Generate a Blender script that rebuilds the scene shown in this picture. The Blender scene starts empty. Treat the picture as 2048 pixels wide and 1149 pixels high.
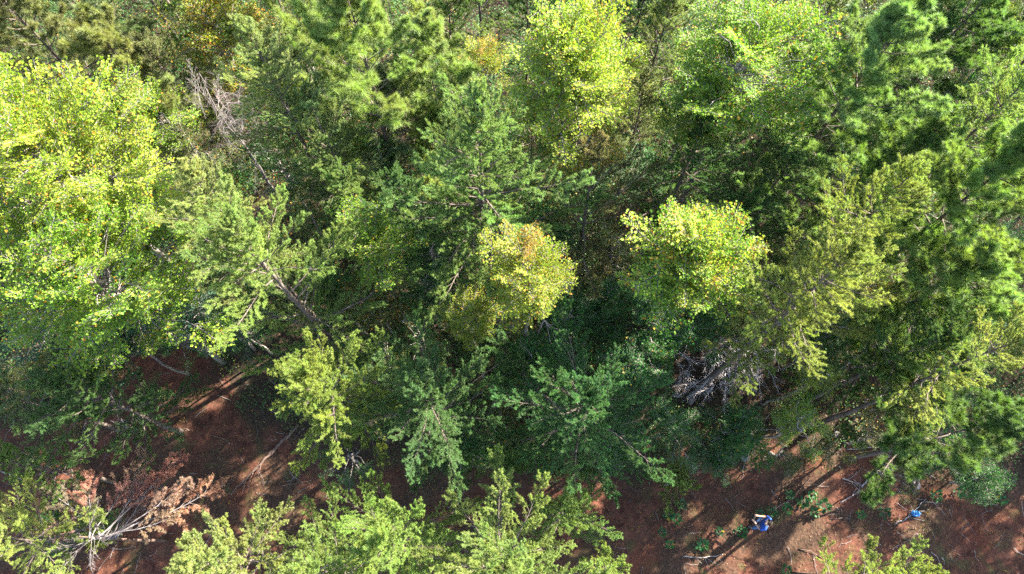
import bpy, math, random
import numpy as np
from mathutils import Vector, Euler

R_ = math.radians
scene = bpy.context.scene
col = scene.collection

# ------------------------------------------------------------------ camera
H, TILT = 26.0, R_(21.0)
FPX = 1365.0                                     # focal length in photo pixels (2048 wide)
cam_d = bpy.data.cameras.new("camera")
cam_d.sensor_width = 36.0
cam_d.lens = 36.0 * FPX / 2048.0
cam_d.clip_start, cam_d.clip_end = 0.5, 1500.0
cam = bpy.data.objects.new("camera", cam_d)
cam.location = (0, 0, H)
cam.rotation_euler = (TILT, 0, 0)
col.objects.link(cam)
scene.camera = cam

# ------------------------------------------------------------------ light
SUN_EL, SUN_AZ = R_(34.0), R_(56.0)              # azimuth clockwise from +Y (up in the picture)
w = bpy.data.worlds.new("World"); scene.world = w
w.use_nodes = True
nt = w.node_tree
sky = nt.nodes.new("ShaderNodeTexSky"); sky.sky_type = 'NISHITA'
sky.sun_disc = False
sky.sun_elevation, sky.sun_rotation = SUN_EL, SUN_AZ
sky.air_density, sky.dust_density, sky.ozone_density = 1.0, 1.5, 1.0
bg = nt.nodes["Background"]
bg.inputs["Strength"].default_value = 0.095
nt.links.new(sky.outputs[0], bg.inputs[0])
sd = bpy.data.lights.new("sun", 'SUN')
sd.energy, sd.angle, sd.color = 5.0, R_(0.53), (1.0, 0.93, 0.80)
so = bpy.data.objects.new("sun", sd); col.objects.link(so)
sdir = Vector((math.sin(SUN_AZ)*math.cos(SUN_EL), math.cos(SUN_AZ)*math.cos(SUN_EL), math.sin(SUN_EL)))
so.rotation_euler = sdir.to_track_quat('Z', 'Y').to_euler()
so.location = sdir * 60

vs = scene.view_settings
vs.view_transform, vs.look, vs.gamma, vs.use_curve_mapping = 'Standard', 'None', 1.0, False
vs.exposure = 3.2
cy = scene.cycles
cy.max_bounces, cy.diffuse_bounces, cy.glossy_bounces, cy.transmission_bounces = 7, 5, 2, 4
cy.use_denoising = False
cy.sample_clamp_indirect = 6.0

# ------------------------------------------------------------------ helpers
def at(px, py, z):
    """world point at height z on the sight line through a photo pixel"""
    u, v = (px - 1024.0) / FPX, (574.5 - py) / FPX
    c, s = math.cos(TILT), math.sin(TILT)
    k = (H - z) / (c - v * s)
    return Vector((k * u, k * (v * c + s), z))

def track_y(x):                                  # centre line of the clay track
    return 0.9 + 0.012 * x * x * 0.15 - 0.05 * x + 0.35 * np.sin(x * 0.35)

def gz(x, y):
    x = np.asarray(x, float); y = np.asarray(y, float)
    d = y - track_y(x)
    return (0.10 * np.sin(x * .31 + 1.3) * np.cos(y * .27) + 0.05 * np.sin(x * 1.1 + y * .7)
            + 0.03 * np.sin(x * 2.3 - y * 1.9) + 0.30 * (1 / (1 + np.exp(-(d - 2.0) * 3.0)))
            - 0.05 * np.exp(-((np.abs(d) - .8) / .22) ** 2))

def on_ground(px, py):
    p = at(px, py, 0)
    for _ in range(3):
        p = at(px, py, float(gz(p.x, p.y)))
    return p

def mesh_from(name, V, F, mats, mi=None, attrs=None, smooth=None):
    V = np.asarray(V, np.float32); F = np.asarray(F, np.int32)
    me = bpy.data.meshes.new(name)
    me.vertices.add(len(V)); me.vertices.foreach_set("co", V.ravel())
    me.loops.add(F.size); me.loops.foreach_set("vertex_index", F.ravel())
    me.polygons.add(len(F))
    me.polygons.foreach_set("loop_start", np.arange(len(F), dtype=np.int32) * 3)
    for m in mats: me.materials.append(m)
    if mi is not None: me.polygons.foreach_set("material_index", np.asarray(mi, np.int32))
    if smooth is not None: me.polygons.foreach_set("use_smooth", np.asarray(smooth, bool))
    for k, a in (attrs or {}).items():
        at_ = me.attributes.new(k, 'FLOAT', 'FACE'); at_.data.foreach_set("value", np.asarray(a, np.float32))
    me.update(calc_edges=True); me.validate()
    return me

class MB:
    """collects triangles"""
    def __init__(s): s.V, s.F, s.M, s.T, s.U, s.S, s.n = [], [], [], [], [], [], 0
    def add(s, V, F, m=0, t=.5, u=1., smooth=False):
        V = np.asarray(V, float); F = np.asarray(F, int)
        s.V.append(V); s.F.append(F + s.n); s.n += len(V)
        k = len(F)
        s.M.append(np.full(k, m)); s.S.append(np.full(k, smooth))
        s.T.append(np.broadcast_to(np.asarray(t, float), (k,))); s.U.append(np.broadcast_to(np.asarray(u, float), (k,)))
    def tube(s, P, r, sides=4, m=0, cap=True):
        P = np.asarray(P, float); n = len(P)
        r = np.broadcast_to(np.asarray(r, float), (n,))
        T = np.gradient(P, axis=0); T /= np.linalg.norm(T, axis=1)[:, None] + 1e-9
        ref = np.array([0.13, .21, 1.]) if abs(T[0][2]) < .85 else np.array([1., .1, .2])
        A = np.cross(T, ref); A /= np.linalg.norm(A, axis=1)[:, None] + 1e-9
        B = np.cross(T, A)
        ang = np.arange(sides) * 2 * math.pi / sides
        ring = P[:, None] + r[:, None, None] * (A[:, None] * np.cos(ang)[None, :, None] + B[:, None] * np.sin(ang)[None, :, None])
        V = ring.reshape(-1, 3)
        i = np.arange(n - 1)[:, None] * sides; j = np.arange(sides)[None]; j2 = (j + 1) % sides
        a, b, c, d = i + j, i + j2, i + sides + j2, i + sides + j
        F = np.concatenate([np.stack([a, b, c], -1).reshape(-1, 3), np.stack([a, c, d], -1).reshape(-1, 3)])
        if cap:
            V = np.vstack([V, P[0], P[-1]]); e = n * sides; jj = np.arange(sides)
            F = np.vstack([F, np.stack([np.full(sides, e), (jj + 1) % sides, jj], -1),
                           np.stack([np.full(sides, e + 1), (n - 1) * sides + jj, (n - 1) * sides + (jj + 1) % sides], -1)])
        s.add(V, F, m, smooth=True)
    def mesh(s, name, mats):
        return mesh_from(name, np.vstack(s.V), np.vstack(s.F), mats, np.concatenate(s.M),
                         {"tint": np.concatenate(s.T), "age": np.concatenate(s.U)}, np.concatenate(s.S))

def link(name, me, parent=None, loc=(0, 0, 0), rot=(0, 0, 0), scl=1.0, color=None):
    o = bpy.data.objects.new(name, me); col.objects.link(o)
    o.parent = parent; o.location = loc; o.rotation_euler = rot
    o.scale = (scl,) * 3 if isinstance(scl, (int, float)) else scl
    if color: o.color = color
    return o

def tag(o, label=None, cat=None, group=None, kind=None):
    if label: o["label"] = label
    if cat: o["category"] = cat
    if group: o["group"] = group
    if kind: o["kind"] = kind
    return o

def thing(name, loc, label, cat, group=None, rz=0.):
    o = bpy.data.objects.new(name, None); col.objects.link(o)
    o.location = loc; o.rotation_euler = (0, 0, rz); o.empty_display_size = .3
    return tag(o, label, cat, group)

# ------------------------------------------------------------------ materials
def newmat(name):
    m = bpy.data.materials.new(name); m.use_nodes = True
    n = m.node_tree.nodes
    return m, n, m.node_tree.links, n["Principled BSDF"]

def foliage(name, trans, spec, rough, lo, hi, autumn=None):
    m, N, L, bs = newmat(name)
    oi = N.new("ShaderNodeObjectInfo")
    at_ = N.new("ShaderNodeAttribute"); at_.attribute_name = "tint"
    mr = N.new("ShaderNodeMapRange"); mr.inputs[3].default_value = lo; mr.inputs[4].default_value = hi
    L.new(at_.outputs["Fac"], mr.inputs[0])
    sc = N.new("ShaderNodeVectorMath"); sc.operation = 'SCALE'
    L.new(oi.outputs["Color"], sc.inputs[0]); L.new(mr.outputs[0], sc.inputs["Scale"])
    out = sc.outputs[0]
    # small hue drift between leaves
    hs = N.new("ShaderNodeHueSaturation")
    mh = N.new("ShaderNodeMapRange"); mh.inputs[3].default_value = .475; mh.inputs[4].default_value = .525
    au = N.new("ShaderNodeAttribute"); au.attribute_name = "age"
    L.new(au.outputs["Fac"], mh.inputs[0]); L.new(mh.outputs[0], hs.inputs["Hue"]); L.new(out, hs.inputs["Color"])
    out = hs.outputs[0]
    if autumn:
        lt = N.new("ShaderNodeMath"); lt.operation = 'LESS_THAN'
        L.new(au.outputs["Fac"], lt.inputs[0]); L.new(oi.outputs["Alpha"], lt.inputs[1])
        rp = N.new("ShaderNodeValToRGB")
        rp.color_ramp.elements[0].color = (*autumn[0], 1); rp.color_ramp.elements[1].color = (*autumn[1], 1)
        L.new(at_.outputs["Fac"], rp.inputs[0])
        mx = N.new("ShaderNodeMix"); mx.data_type = 'RGBA'
        L.new(lt.outputs[0], mx.inputs[0]); L.new(out, mx.inputs[6]); L.new(rp.outputs[0], mx.inputs[7])
        out = mx.outputs[2]
    L.new(out, bs.inputs["Base Color"])
    bs.inputs["Roughness"].default_value = rough
    bs.inputs["Specular IOR Level"].default_value = spec
    tr = N.new("ShaderNodeBsdfTranslucent")
    tm = N.new("ShaderNodeMix"); tm.data_type = 'RGBA'; tm.blend_type = 'MULTIPLY'
    tm.inputs[0].default_value = 1.0; tm.inputs[7].default_value = (1.2, 1.3, .62, 1)
    L.new(out, tm.inputs[6]); L.new(tm.outputs[2], tr.inputs[0])
    ms = N.new("ShaderNodeMixShader"); ms.inputs[0].default_value = trans
    L.new(bs.outputs[0], ms.inputs[1]); L.new(tr.outputs[0], ms.inputs[2])
    L.new(ms.outputs[0], N["Material Output"].inputs[0])
    return m

def wood(name, c1, c2, scale=14.):
    m, N, L, bs = newmat(name)
    tc = N.new("ShaderNodeTexCoord"); nz = N.new("ShaderNodeTexNoise")
    nz.inputs["Scale"].default_value = scale; nz.inputs["Detail"].default_value = 6
    L.new(tc.outputs["Object"], nz.inputs["Vector"])
    rp = N.new("ShaderNodeValToRGB")
    rp.color_ramp.elements[0].position, rp.color_ramp.elements[1].position = .35, .68
    rp.color_ramp.elements[0].color = (*c1, 1); rp.color_ramp.elements[1].color = (*c2, 1)
    L.new(nz.outputs["Fac"], rp.inputs[0]); L.new(rp.outputs[0], bs.inputs["Base Color"])
    bp = N.new("ShaderNodeBump"); bp.inputs["Strength"].default_value = .5; bp.inputs["Distance"].default_value = .02
    L.new(nz.outputs["Fac"], bp.inputs["Height"]); L.new(bp.outputs[0], bs.inputs["Normal"])
    bs.inputs["Roughness"].default_value = .85
    bs.inputs["Specular IOR Level"].default_value = .2
    return m

def plain(name, c, rough=.7, var=.12, scale=30.):
    m, N, L, bs = newmat(name)
    tc = N.new("ShaderNodeTexCoord"); nz = N.new("ShaderNodeTexNoise"); nz.inputs["Scale"].default_value = scale
    L.new(tc.outputs["Object"], nz.inputs["Vector"])
    rp = N.new("ShaderNodeValToRGB")
    rp.color_ramp.elements[0].color = (*[x * (1 - var * 2) for x in c], 1)
    rp.color_ramp.elements[1].color = (*[min(1, x * (1 + var * 2)) for x in c], 1)
    L.new(nz.outputs["Fac"], rp.inputs[0]); L.new(rp.outputs[0], bs.inputs["Base Color"])
    bs.inputs["Roughness"].default_value = rough
    return m

M_NEEDLE = foliage("pine_needles", .46, .35, .5, .6, 1.4)
M_LEAF = foliage("broad_leaves", .48, .26, .48, .6, 1.4, autumn=((.30, .11, .02), (.38, .27, .03)))
M_BARK = wood("pine_bark", (.052, .040, .033), (.145, .115, .095))
M_GREYBARK = wood("grey_bark", (.11, .095, .08), (.26, .23, .21))
M_DEAD = wood("weathered_wood", (.12, .10, .095), (.30, .265, .25))
M_PALE = wood("silvery_wood", (.25, .225, .222), (.50, .455, .45))
M_SNAG = wood("grey_dead_twigs", (.065, .055, .055), (.19, .165, .16))
M_ROT = wood("rotting_wood", (.055, .036, .028), (.16, .105, .08), 9.)
M_ROCK = wood("pale_rock", (.075, .064, .064), (.175, .152, .150), 3.)

# ------------------------------------------------------------------ bough meshes
def unit(v): return v / (np.linalg.norm(v, axis=-1, keepdims=True) + 1e-9)

def needles(mb, segs, rng, dens, ln, wd, spread):
    """thin triangles bristling round each shoot segment; segs = (p0, p1, shoot tint)"""
    P0 = np.array([s[0] for s in segs]); P1 = np.array([s[1] for s in segs]); TT = np.array([s[2] for s in segs])
    Ls = np.linalg.norm(P1 - P0, axis=1)
    cnt = np.maximum(2, (Ls * dens).astype(int))
    idx = np.repeat(np.arange(len(segs)), cnt); n = len(idx)
    t = rng.random(n)[:, None]
    P = P0[idx] * (1 - t) + P1[idx] * t
    D = unit(P1 - P0)[idx]
    rad = rng.normal(size=(n, 3)); rad -= (rad * D).sum(1)[:, None] * D; rad = unit(rad)
    nd = unit(D * rng.uniform(.25, .9, n)[:, None] + rad * spread)
    le = ln * rng.uniform(.6, 1.15, n)[:, None]
    sd_ = unit(np.cross(nd, rng.normal(size=(n, 3)))) * wd * .5
    V = np.stack([P - sd_, P + sd_, P + nd * le], 1).reshape(-1, 3)
    F = np.arange(n * 3).reshape(-1, 3)
    tint = np.clip(TT[idx] + rng.normal(0, .08, n), 0, 1)
    mb.add(V, F, 0, tint, np.clip(.5 + (TT[idx] - .5) * .6 + rng.normal(0, .15, n), 0.02, 1))

def curve(p, d, ln, n, rng, wob, lift):
    pts = [np.array(p, float)]; d = unit(np.array(d, float))
    for _ in range(n):
        d = unit(d + rng.normal(0, wob, 3) + np.array([0, 0, lift]))
        pts.append(pts[-1] + d * ln / n)
    return np.array(pts)

def pine_bough(name, L, seed, ln=.044, wd=.0062, dens=820, spread=.75, tuft=False, bare=.06, wmat=None, needle=True, gap=.105, rs=1.):
    """stem > side shoots > short tufted spurs, like a fishbone of fishbones with gaps between the shoots"""
    rng = np.random.default_rng(seed); mb = MB(); segs = []
    n = 9
    stem = curve((0, 0, 0), (1, 0, .02), L, n, rng, .085, .03)
    mb.tube(stem, np.linspace(.007 + .006 * L, .003, n + 1) * rs, 5, 1)
    def spur(q, dd, sg, le, tt):
        sd_ = unit(np.cross(dd, [0, 0, 1])) * sg
        d = unit(dd * rng.uniform(.5, 1.) + sd_ * rng.uniform(.3, .9) + np.array([0, 0, rng.normal(.22, .28)]))
        p1 = q + d * le
        mb.tube([q, p1], [.0035, .002], 3, 1, cap=False)
        segs.append((q + d * le * (.45 if tuft else .15), p1, float(np.clip(tt + rng.normal(0, .13), .05, .95))))
    def shoot(q, d, le):
        k = max(3, int(le / .09)); pts = curve(q, d, le, k, rng, .13, .05)
        mb.tube(pts, np.linspace(.004 + .004 * le, .002, k + 1), 3, 1, cap=False)
        tt = float(np.clip(rng.normal(.5, .15), .15, .85))
        for i in range(k):
            dd = unit(pts[i + 1] - pts[i]); f0 = i / k
            if f0 > .12 or le < .25:
                for sg in ((1, -1) if rng.random() < .75 else (rng.choice((1, -1)),)):
                    spur(pts[i] + (pts[i + 1] - pts[i]) * rng.random(), dd, sg, rng.uniform(.03, .085), tt)
                if not tuft: segs.append((pts[i], pts[i + 1], tt))
        e = unit(pts[-1] - pts[-2]); segs.append((pts[-1] - e * .02, pts[-1] + e * .06, min(.95, tt + .12)))
    m = int(L / gap) + 2
    for i in range(m):
        t = bare + (1 - bare) * ((i + rng.random()) / m) * .97
        f = t * n; a = int(min(f, n - 1)); q = stem[a] + (stem[a + 1] - stem[a]) * (f - a)
        dd = unit(stem[a + 1] - stem[a]); sd_ = unit(np.cross(dd, [0, 0, 1])) * (1 if i % 2 else -1)
        le = (.09 + .36 * L * (1 - t) ** .85 * min(1, (t + .2) / .5)) * rng.uniform(.55, 1.3)
        shoot(q, dd * rng.uniform(.85, 1.2) + sd_ * rng.uniform(.4, .8) + np.array([0, 0, rng.normal(.06, .2)]), le)
    for k in range(n - 2, n): segs.append((stem[k], stem[k + 1], .65))
    if needle: needles(mb, segs, rng, dens, ln, wd, spread)
    return mb.mesh(name, [M_NEEDLE, wmat or M_BARK])

PINE = {c: [pine_bough("pine_bough", L, 100 + 10 * k + j) for j in range(4)]
        for k, (c, L) in enumerate(((0, .55), (1, 1.0), (2, 1.5), (3, 2.1)))}
PLEN = {0: .55, 1: 1.0, 2: 1.5, 3: 2.1}
SOFT = {c: [pine_bough("soft_pine_bough", L, 300 + 10 * k + j, ln=.14, wd=.008, dens=1100, spread=.7, tuft=True, bare=.22, gap=.105) for j in range(3)]
        for k, (c, L) in enumerate(((0, .55), (1, 1.0), (2, 1.5), (3, 2.1)))}
BROWN = [pine_bough("withered_bough", 1.9, 500 + j, ln=.05, wd=.007, dens=900, bare=.42, gap=.14, wmat=M_SNAG) for j in range(3)]
BARE = [pine_bough("bare_branch", L, 600 + j, wmat=M_SNAG, needle=False, bare=.2, rs=.6, gap=.13) for j, L in enumerate((1.2, 1.6, 2.0, 1.5, .8))]

PALE = [pine_bough("pale_branch", L, 640 + j, wmat=M_PALE, needle=False, bare=.2, rs=.75, gap=.14) for j, L in enumerate((1.2, 1.6, 1.0))]

LV = np.array([(0, 0, 0), (.42, .46, .0), (.72, .22, .02), (1, 0, -.06), (.72, -.22, .02), (.42, -.46, .0), (.45, 0, -.10)], float)
LF = np.array([(0, 6, 1), (1, 6, 2), (2, 6, 3), (3, 6, 4), (4, 6, 5), (5, 6, 0)])

def leaf_spray(name, L, seed, size=.064, twigs=16, step=.020, droop=-.03):
    rng = np.random.default_rng(seed); mb = MB(); P, D, TT = [], [], []
    n = 7
    stem = curve((0, 0, 0), (1, 0, .05), L, n, rng, .11, .015)
    mb.tube(stem, np.linspace(.012, .003, n + 1), 4, 1)
    def leafy(pts, f0):
        tt = np.clip(rng.normal(.5, .13), .15, .85)
        seg = np.linalg.norm(np.diff(pts, axis=0), axis=1); tot = seg.sum(); cum = np.concatenate([[0], np.cumsum(seg)])
        for q in np.arange(f0 * tot, tot, step):
            k = min(np.searchsorted(cum, q, side='right') - 1, len(seg) - 1)
            dd = unit(pts[k + 1] - pts[k]); p = pts[k] + dd * (q - cum[k])
            sg = 1 if rng.random() < .5 else -1
            sd_ = unit(np.cross(dd, [0, 0, 1])) * sg
            ld = unit(dd * rng.uniform(.2, .9) + sd_ * rng.uniform(.3, 1.) + np.array([0, 0, rng.normal(-.05, .4)]))
            P.append(p + ld * rng.uniform(.02, .06)); D.append(ld); TT.append(tt)
    for i in range(twigs):
        t = .12 + .86 * (i + rng.random()) / twigs
        f = t * n; a = int(min(f, n - 1)); q = stem[a] + (stem[a + 1] - stem[a]) * (f - a)
        dd = unit(stem[a + 1] - stem[a]); sd_ = unit(np.cross(dd, [0, 0, 1])) * (1 if i % 2 else -1)
        le = L * (.18 + .36 * (1 - t)) * rng.uniform(.7, 1.3)
        tw = curve(q, dd * rng.uniform(.5, .9) + sd_ * rng.uniform(.5, 1.) + np.array([0, 0, rng.normal(.12, .3)]), le, 3, rng, .15, droop)
        mb.tube(tw, np.linspace(.005, .002, 4), 3, 1, cap=False)
        leafy(tw, .1)
    leafy(stem, .35)
    P, D, TT = np.array(P), np.array(D), np.array(TT); k = len(P)
    up = unit(np.array([[0, 0, 1.]]) + rng.normal(0, .5, (k, 3)))
    Y = unit(np.cross(up, D)); Z = np.cross(D, Y)
    s_ = size * rng.uniform(.55, 1.2, k)[:, None, None]
    V = P[:, None] + s_ * (LV[None, :, :1] * D[:, None] + LV[None, :, 1:2] * Y[:, None] + LV[None, :, 2:] * Z[:, None])
    F = (LF[None] + 7 * np.arange(k)[:, None, None]).reshape(-1, 3)
    mb.add(V.reshape(-1, 3), F, 0, np.repeat(np.clip(TT + rng.normal(0, .17, k), 0, 1), 6), np.repeat(rng.random(k), 6))
    return mb.mesh(name, [M_LEAF, M_GREYBARK])

SPRAY = [leaf_spray("leafy_bough", L, 700 + j) for j, L in enumerate((.8, .95, 1.1, 1.2, 1.0, 1.3))]
FINE = [leaf_spray("small_leaved_bough", L, 800 + j, size=.052, twigs=16, step=.021) for j, L in enumerate((.7, .9, 1.05, .8))]

# ------------------------------------------------------------------ gaps in the foliage that let the low sun reach the clay
GAPS = [(470, 762, .30), (440, 800, .32), (358, 866, .30), (500, 945, .42), (470, 900, .26), (540, 930, .36), (620, 985, .45), (590, 1010, .36), (530, 975, .42),
        (240, 745, .26), (140, 940, .34), (60, 945, .34), (430, 872, .26), (395, 800, .2), (1210, 970, .26), (1195, 1010, .26), (1490, 955, .26), (1550, 905, .40), (1600, 880, .32),
        (1570, 965, .34), (1655, 935, .3), (1650, 970, .26), (1480, 1030, .22), (1400, 1020, .26), (1630, 1060, .55), (1645, 1100, .5), (1620, 1028, .40), (1450, 1118, .42),
        (1310, 1080, .26), (1680, 1000, .3), (1800, 1040, .26), (1000, 855, .32), (1700, 1090, .3), (1500, 900, .25), (1345, 960, .25), (640, 950, .3), (720, 940, .25)]
GP0 = np.array([list(on_ground(a_, b_)) for a_, b_, _ in GAPS] + [list(at(250, 985, 4.2)), list(at(370, 975, 4.2)), list(at(150, 985, 4.0)), list(at(1440, 730, 2.6)), list(at(1490, 700, 2.8)), list(at(1395, 770, 2.2))])
GRAD = np.array([g[2] * (.78 if g[0] > 1100 else 1.15) for g in GAPS] + [.95, .85, .55, .5, .35, .3])
SD_ = np.array(sdir)
def in_gap(P, pad=0., only=slice(None)):
    P = np.asarray(P, float).reshape(-1, 3)
    d = P[:, None] - GP0[only][None]; t = (d * SD_).sum(-1)
    r = np.linalg.norm(d - t[..., None] * SD_, axis=-1)
    return ((r < GRAD[only] + pad) & (t > .4)).any(1)
# ------------------------------------------------------------------ trees
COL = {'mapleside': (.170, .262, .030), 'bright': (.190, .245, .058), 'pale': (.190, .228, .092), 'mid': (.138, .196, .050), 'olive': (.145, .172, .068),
       'dark': (.080, .138, .040), 'blue': (.066, .140, .048), 'lob': (.150, .208, .062), 'brownish': (.145, .145, .060),  # dark and blue: shade and skylight on the pines put into needle colour
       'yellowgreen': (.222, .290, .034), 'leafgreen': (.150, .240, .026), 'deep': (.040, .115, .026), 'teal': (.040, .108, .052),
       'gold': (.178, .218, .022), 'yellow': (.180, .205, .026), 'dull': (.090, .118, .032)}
AUT = {'mapleside': .035, 'yellowgreen': .04, 'gold': .07, 'yellow': .20, 'leafgreen': .04, 'deep': .012, 'teal': .0, 'dull': .10}

def jit(rng, c, a, amt=.16):
    k = 1 + rng.uniform(-amt, amt)
    return (c[0] * k * (1 + rng.uniform(-.09, .09)), c[1] * k, c[2] * k * (1 + rng.uniform(-.15, .15)), a)

def trunk_path(rng, h, z0=0., wob=.05):
    n = 9; x = y = 0.; P = []
    for i in range(n + 1):
        t = i / n
        P.append((x * math.sin(t * math.pi * .5), y, z0 + (h - z0) * t)); x += rng.uniform(-wob, wob); y += rng.uniform(-wob, wob)
    return np.array(P)

def sample_path(P, z):
    return np.array([np.interp(z, P[:, 2], P[:, i]) for i in range(3)])

def bough_rot(a, p, roll): return (roll, -p, a)

def pine(px, py, rpx, h, key, label, soft=False, dens=1., depth=None, base=None, R=None, group=None, zlow=None):
    rng = random.Random(f"{px},{py},{rpx}")
    if base is None:
        zc = h - 1.0
        c = at(px, py, zc); R = 1.22 * (at(px + rpx, py, zc) - c).length
        c = at(px, py, h - .8 * R)
        base = (c.x, c.y)
    z0 = float(gz(base[0], base[1])) - .05
    t = thing("soft_pine" if soft else "pine_tree", (base[0], base[1], z0), label, "pine tree", group, 0)
    P = trunk_path(rng, h - z0)
    mb = MB(); rb = .055 + .011 * R * h / 3
    mb.tube(P, rb * np.linspace(1, .10, len(P)) ** 1.25 + .004, 8, 0)
    link("trunk", mb.mesh("pine_trunk", [M_BARK]), t)
    depth = depth or min(h * .72, 2.6 + 3. * R)
    hue = rng.uniform(.88, 1.14); val = rng.uniform(.9, 1.1); ck = (COL[key][0] * hue * val, COL[key][1] * val, COL[key][2] * val * rng.uniform(.8, 1.25))
    kit = SOFT if soft else PINE
    z = 0.05; k = 0
    base_a = rng.random() * 6.28
    while z < depth:
        f = z / depth
        prof = min(1., .16 + 1.25 * f ** .72) * (1 - .28 * max(0, f - .6) / .4)
        nb = 4 if z < .9 else max(2, round((4.2 - 1.7 * f) * dens + rng.uniform(-.6, .6)))
        for i in range(nb):
            a = base_a + i * 6.283 / nb + rng.uniform(-.45, .45)
            le = max(.35, R * prof * rng.choice((.6, .85, 1.1, 1.35, 1.65)) * rng.uniform(.9, 1.1))
            pt = (1.15 - 1.25 * f ** .5) + rng.uniform(-.18, .18)
            cl = min(kit, key=lambda q: abs(PLEN[q] - le))
            me = rng.choice(kit[cl])
            p = sample_path(P, h - z0 - z + rng.uniform(-.12, .12))
            link("bough", me, t, p, bough_rot(a, pt, rng.uniform(-.3, .3)), le / PLEN[cl], jit(rng, ck, 0, .13))
        base_a += 2.4; z += (.22 if z < .9 else .30 + .42 * f) * (1.0 if R > .9 else .85) * rng.uniform(.85, 1.2); k += 1
    # leader
    link("leader", rng.choice(kit[0]), t, sample_path(P, h - z0 - .3), bough_rot(rng.random() * 6, 1.45, 0), .9, jit(rng, ck, 0, .1))
    return t

def leafy_tree(px, py, rpx, h, key, label, n=60, depth=None, fine=False, cat="leafy tree", name="broadleaf_tree", flat=1., tip=None, lobes=5, group=None, base=None, R=None):
    rng = random.Random(f"b{px},{py},{rpx}")
    if base is None:
        zc = h - 1.2
        c = at(px, py, zc); R = 1.1 * (at(px + rpx, py, zc) - c).length
        c = at(px, py, h - .75 * R); base = (c.x, c.y)
    z0 = float(gz(base[0], base[1])) - .05
    t = thing(name, (base[0], base[1], z0), label, cat, group)
    hh = h - z0
    depth = depth or min(hh * .75, 2.3 * R * flat)
    cz = hh - depth / 2
    kit = FINE if fine else SPRAY
    P = trunk_path(rng, hh - depth * .25, wob=.09)
    mb = MB(); rb = .03 + .010 * R * hh / 3
    mb.tube(P, np.linspace(rb, .02, len(P)), 8, 0)
    lob = [(i_ * 2.4 + rng.uniform(-.5, .5), rng.uniform(-.5, .9), rng.uniform(.55, 1.)) for i_ in range(lobes + 3)]
    ga = 2.39996
    for i in range(n):
        u = 1 - 1.55 * (i + .5) / n                       # from the top down to u = -.55
        a = i * ga + rng.uniform(-.35, .35)
        s = math.sqrt(max(0, 1 - u * u))
        k = .50
        for la, lu, lw in lob:
            k = max(k, lw * math.exp(-((math.remainder(a - la, 6.2832) / .55) ** 2 + ((u - lu) / .42) ** 2)) * .72 + .50)
        k *= rng.uniform(.82, 1.12) * (1 if rng.random() < .85 else .65)
        tipp = np.array([R * s * math.cos(a) * k, R * s * math.sin(a) * k, cz + depth * .5 * u * min(1, k + .15)])
        wt = (base[0] + tipp[0] * .85, base[1] + tipp[1] * .85, z0 + tipp[2])
        if in_gap(wt, -.05 if h < 11 else -.12, slice(None) if h < 11 else slice(0, 14))[0]: continue
        me = rng.choice(kit)
        sc_ = (.8 + .25 * rng.random()) * min(1.25, max(.6, R / 1.5))
        pt = .9 * max(u, -.2) * .9 + rng.uniform(-.25, .3)
        ln = 0.85 * sc_
        d = np.array([math.cos(a) * math.cos(pt), math.sin(a) * math.cos(pt), math.sin(pt)])
        root = tipp - d * ln
        zt = min(max(.25 * hh, root[2] - .5 * np.hypot(root[0], root[1]) - .3), P[-1][2])
        q = sample_path(P, zt)
        mid = (q + root) / 2 + np.array([rng.uniform(-.1, .1), rng.uniform(-.1, .1), -.08])
        mb.tube([q, mid, root, root + d * .1], [.018 + .006 * R, .014, .010, .008], 4, 0, cap=False)
        cc, al = COL[key], AUT.get(key, .03)
        if tip and (tipp[2] - cz) / (depth * .5) > tip[1] and rng.random() < tip[3]:
            cc, al = tip[0], tip[2]
        link("bough", me, t, root, bough_rot(a + rng.uniform(-.3, .3), pt, rng.uniform(-.3, .3)), sc_, jit(rng, cc, al * rng.uniform(.3, 1.7), .2))
    link("trunk", mb.mesh("leafy_trunk", [M_GREYBARK]), t)
    return t

# ------------------------------------------------------------------ ground
CLEARING = [(-900, 880), (60, 860), (190, 745), (300, 690), (395, 690), (470, 770), (520, 870), (700, 930), (950, 950), (1150, 945),
            (1350, 930), (1560, 905), (1760, 890), (2048, 940), (2900, 960), (2900, 1500), (-900, 1500)]
CLP = np.array([[on_ground(*p).x, on_ground(*p).y] for p in CLEARING])
def woodland(x, y):
    """1 in the woods, 0 in the clearing, soft between"""
    x = np.asarray(x, float); y = np.asarray(y, float)
    edge = np.interp(x, CLP[:15, 0], CLP[:15, 1])
    return np.clip((y - edge + .35 * np.sin(x * 1.7) + .2 * np.sin(x * 4.1 + y)) / .8 + .5, 0, 1)

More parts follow.
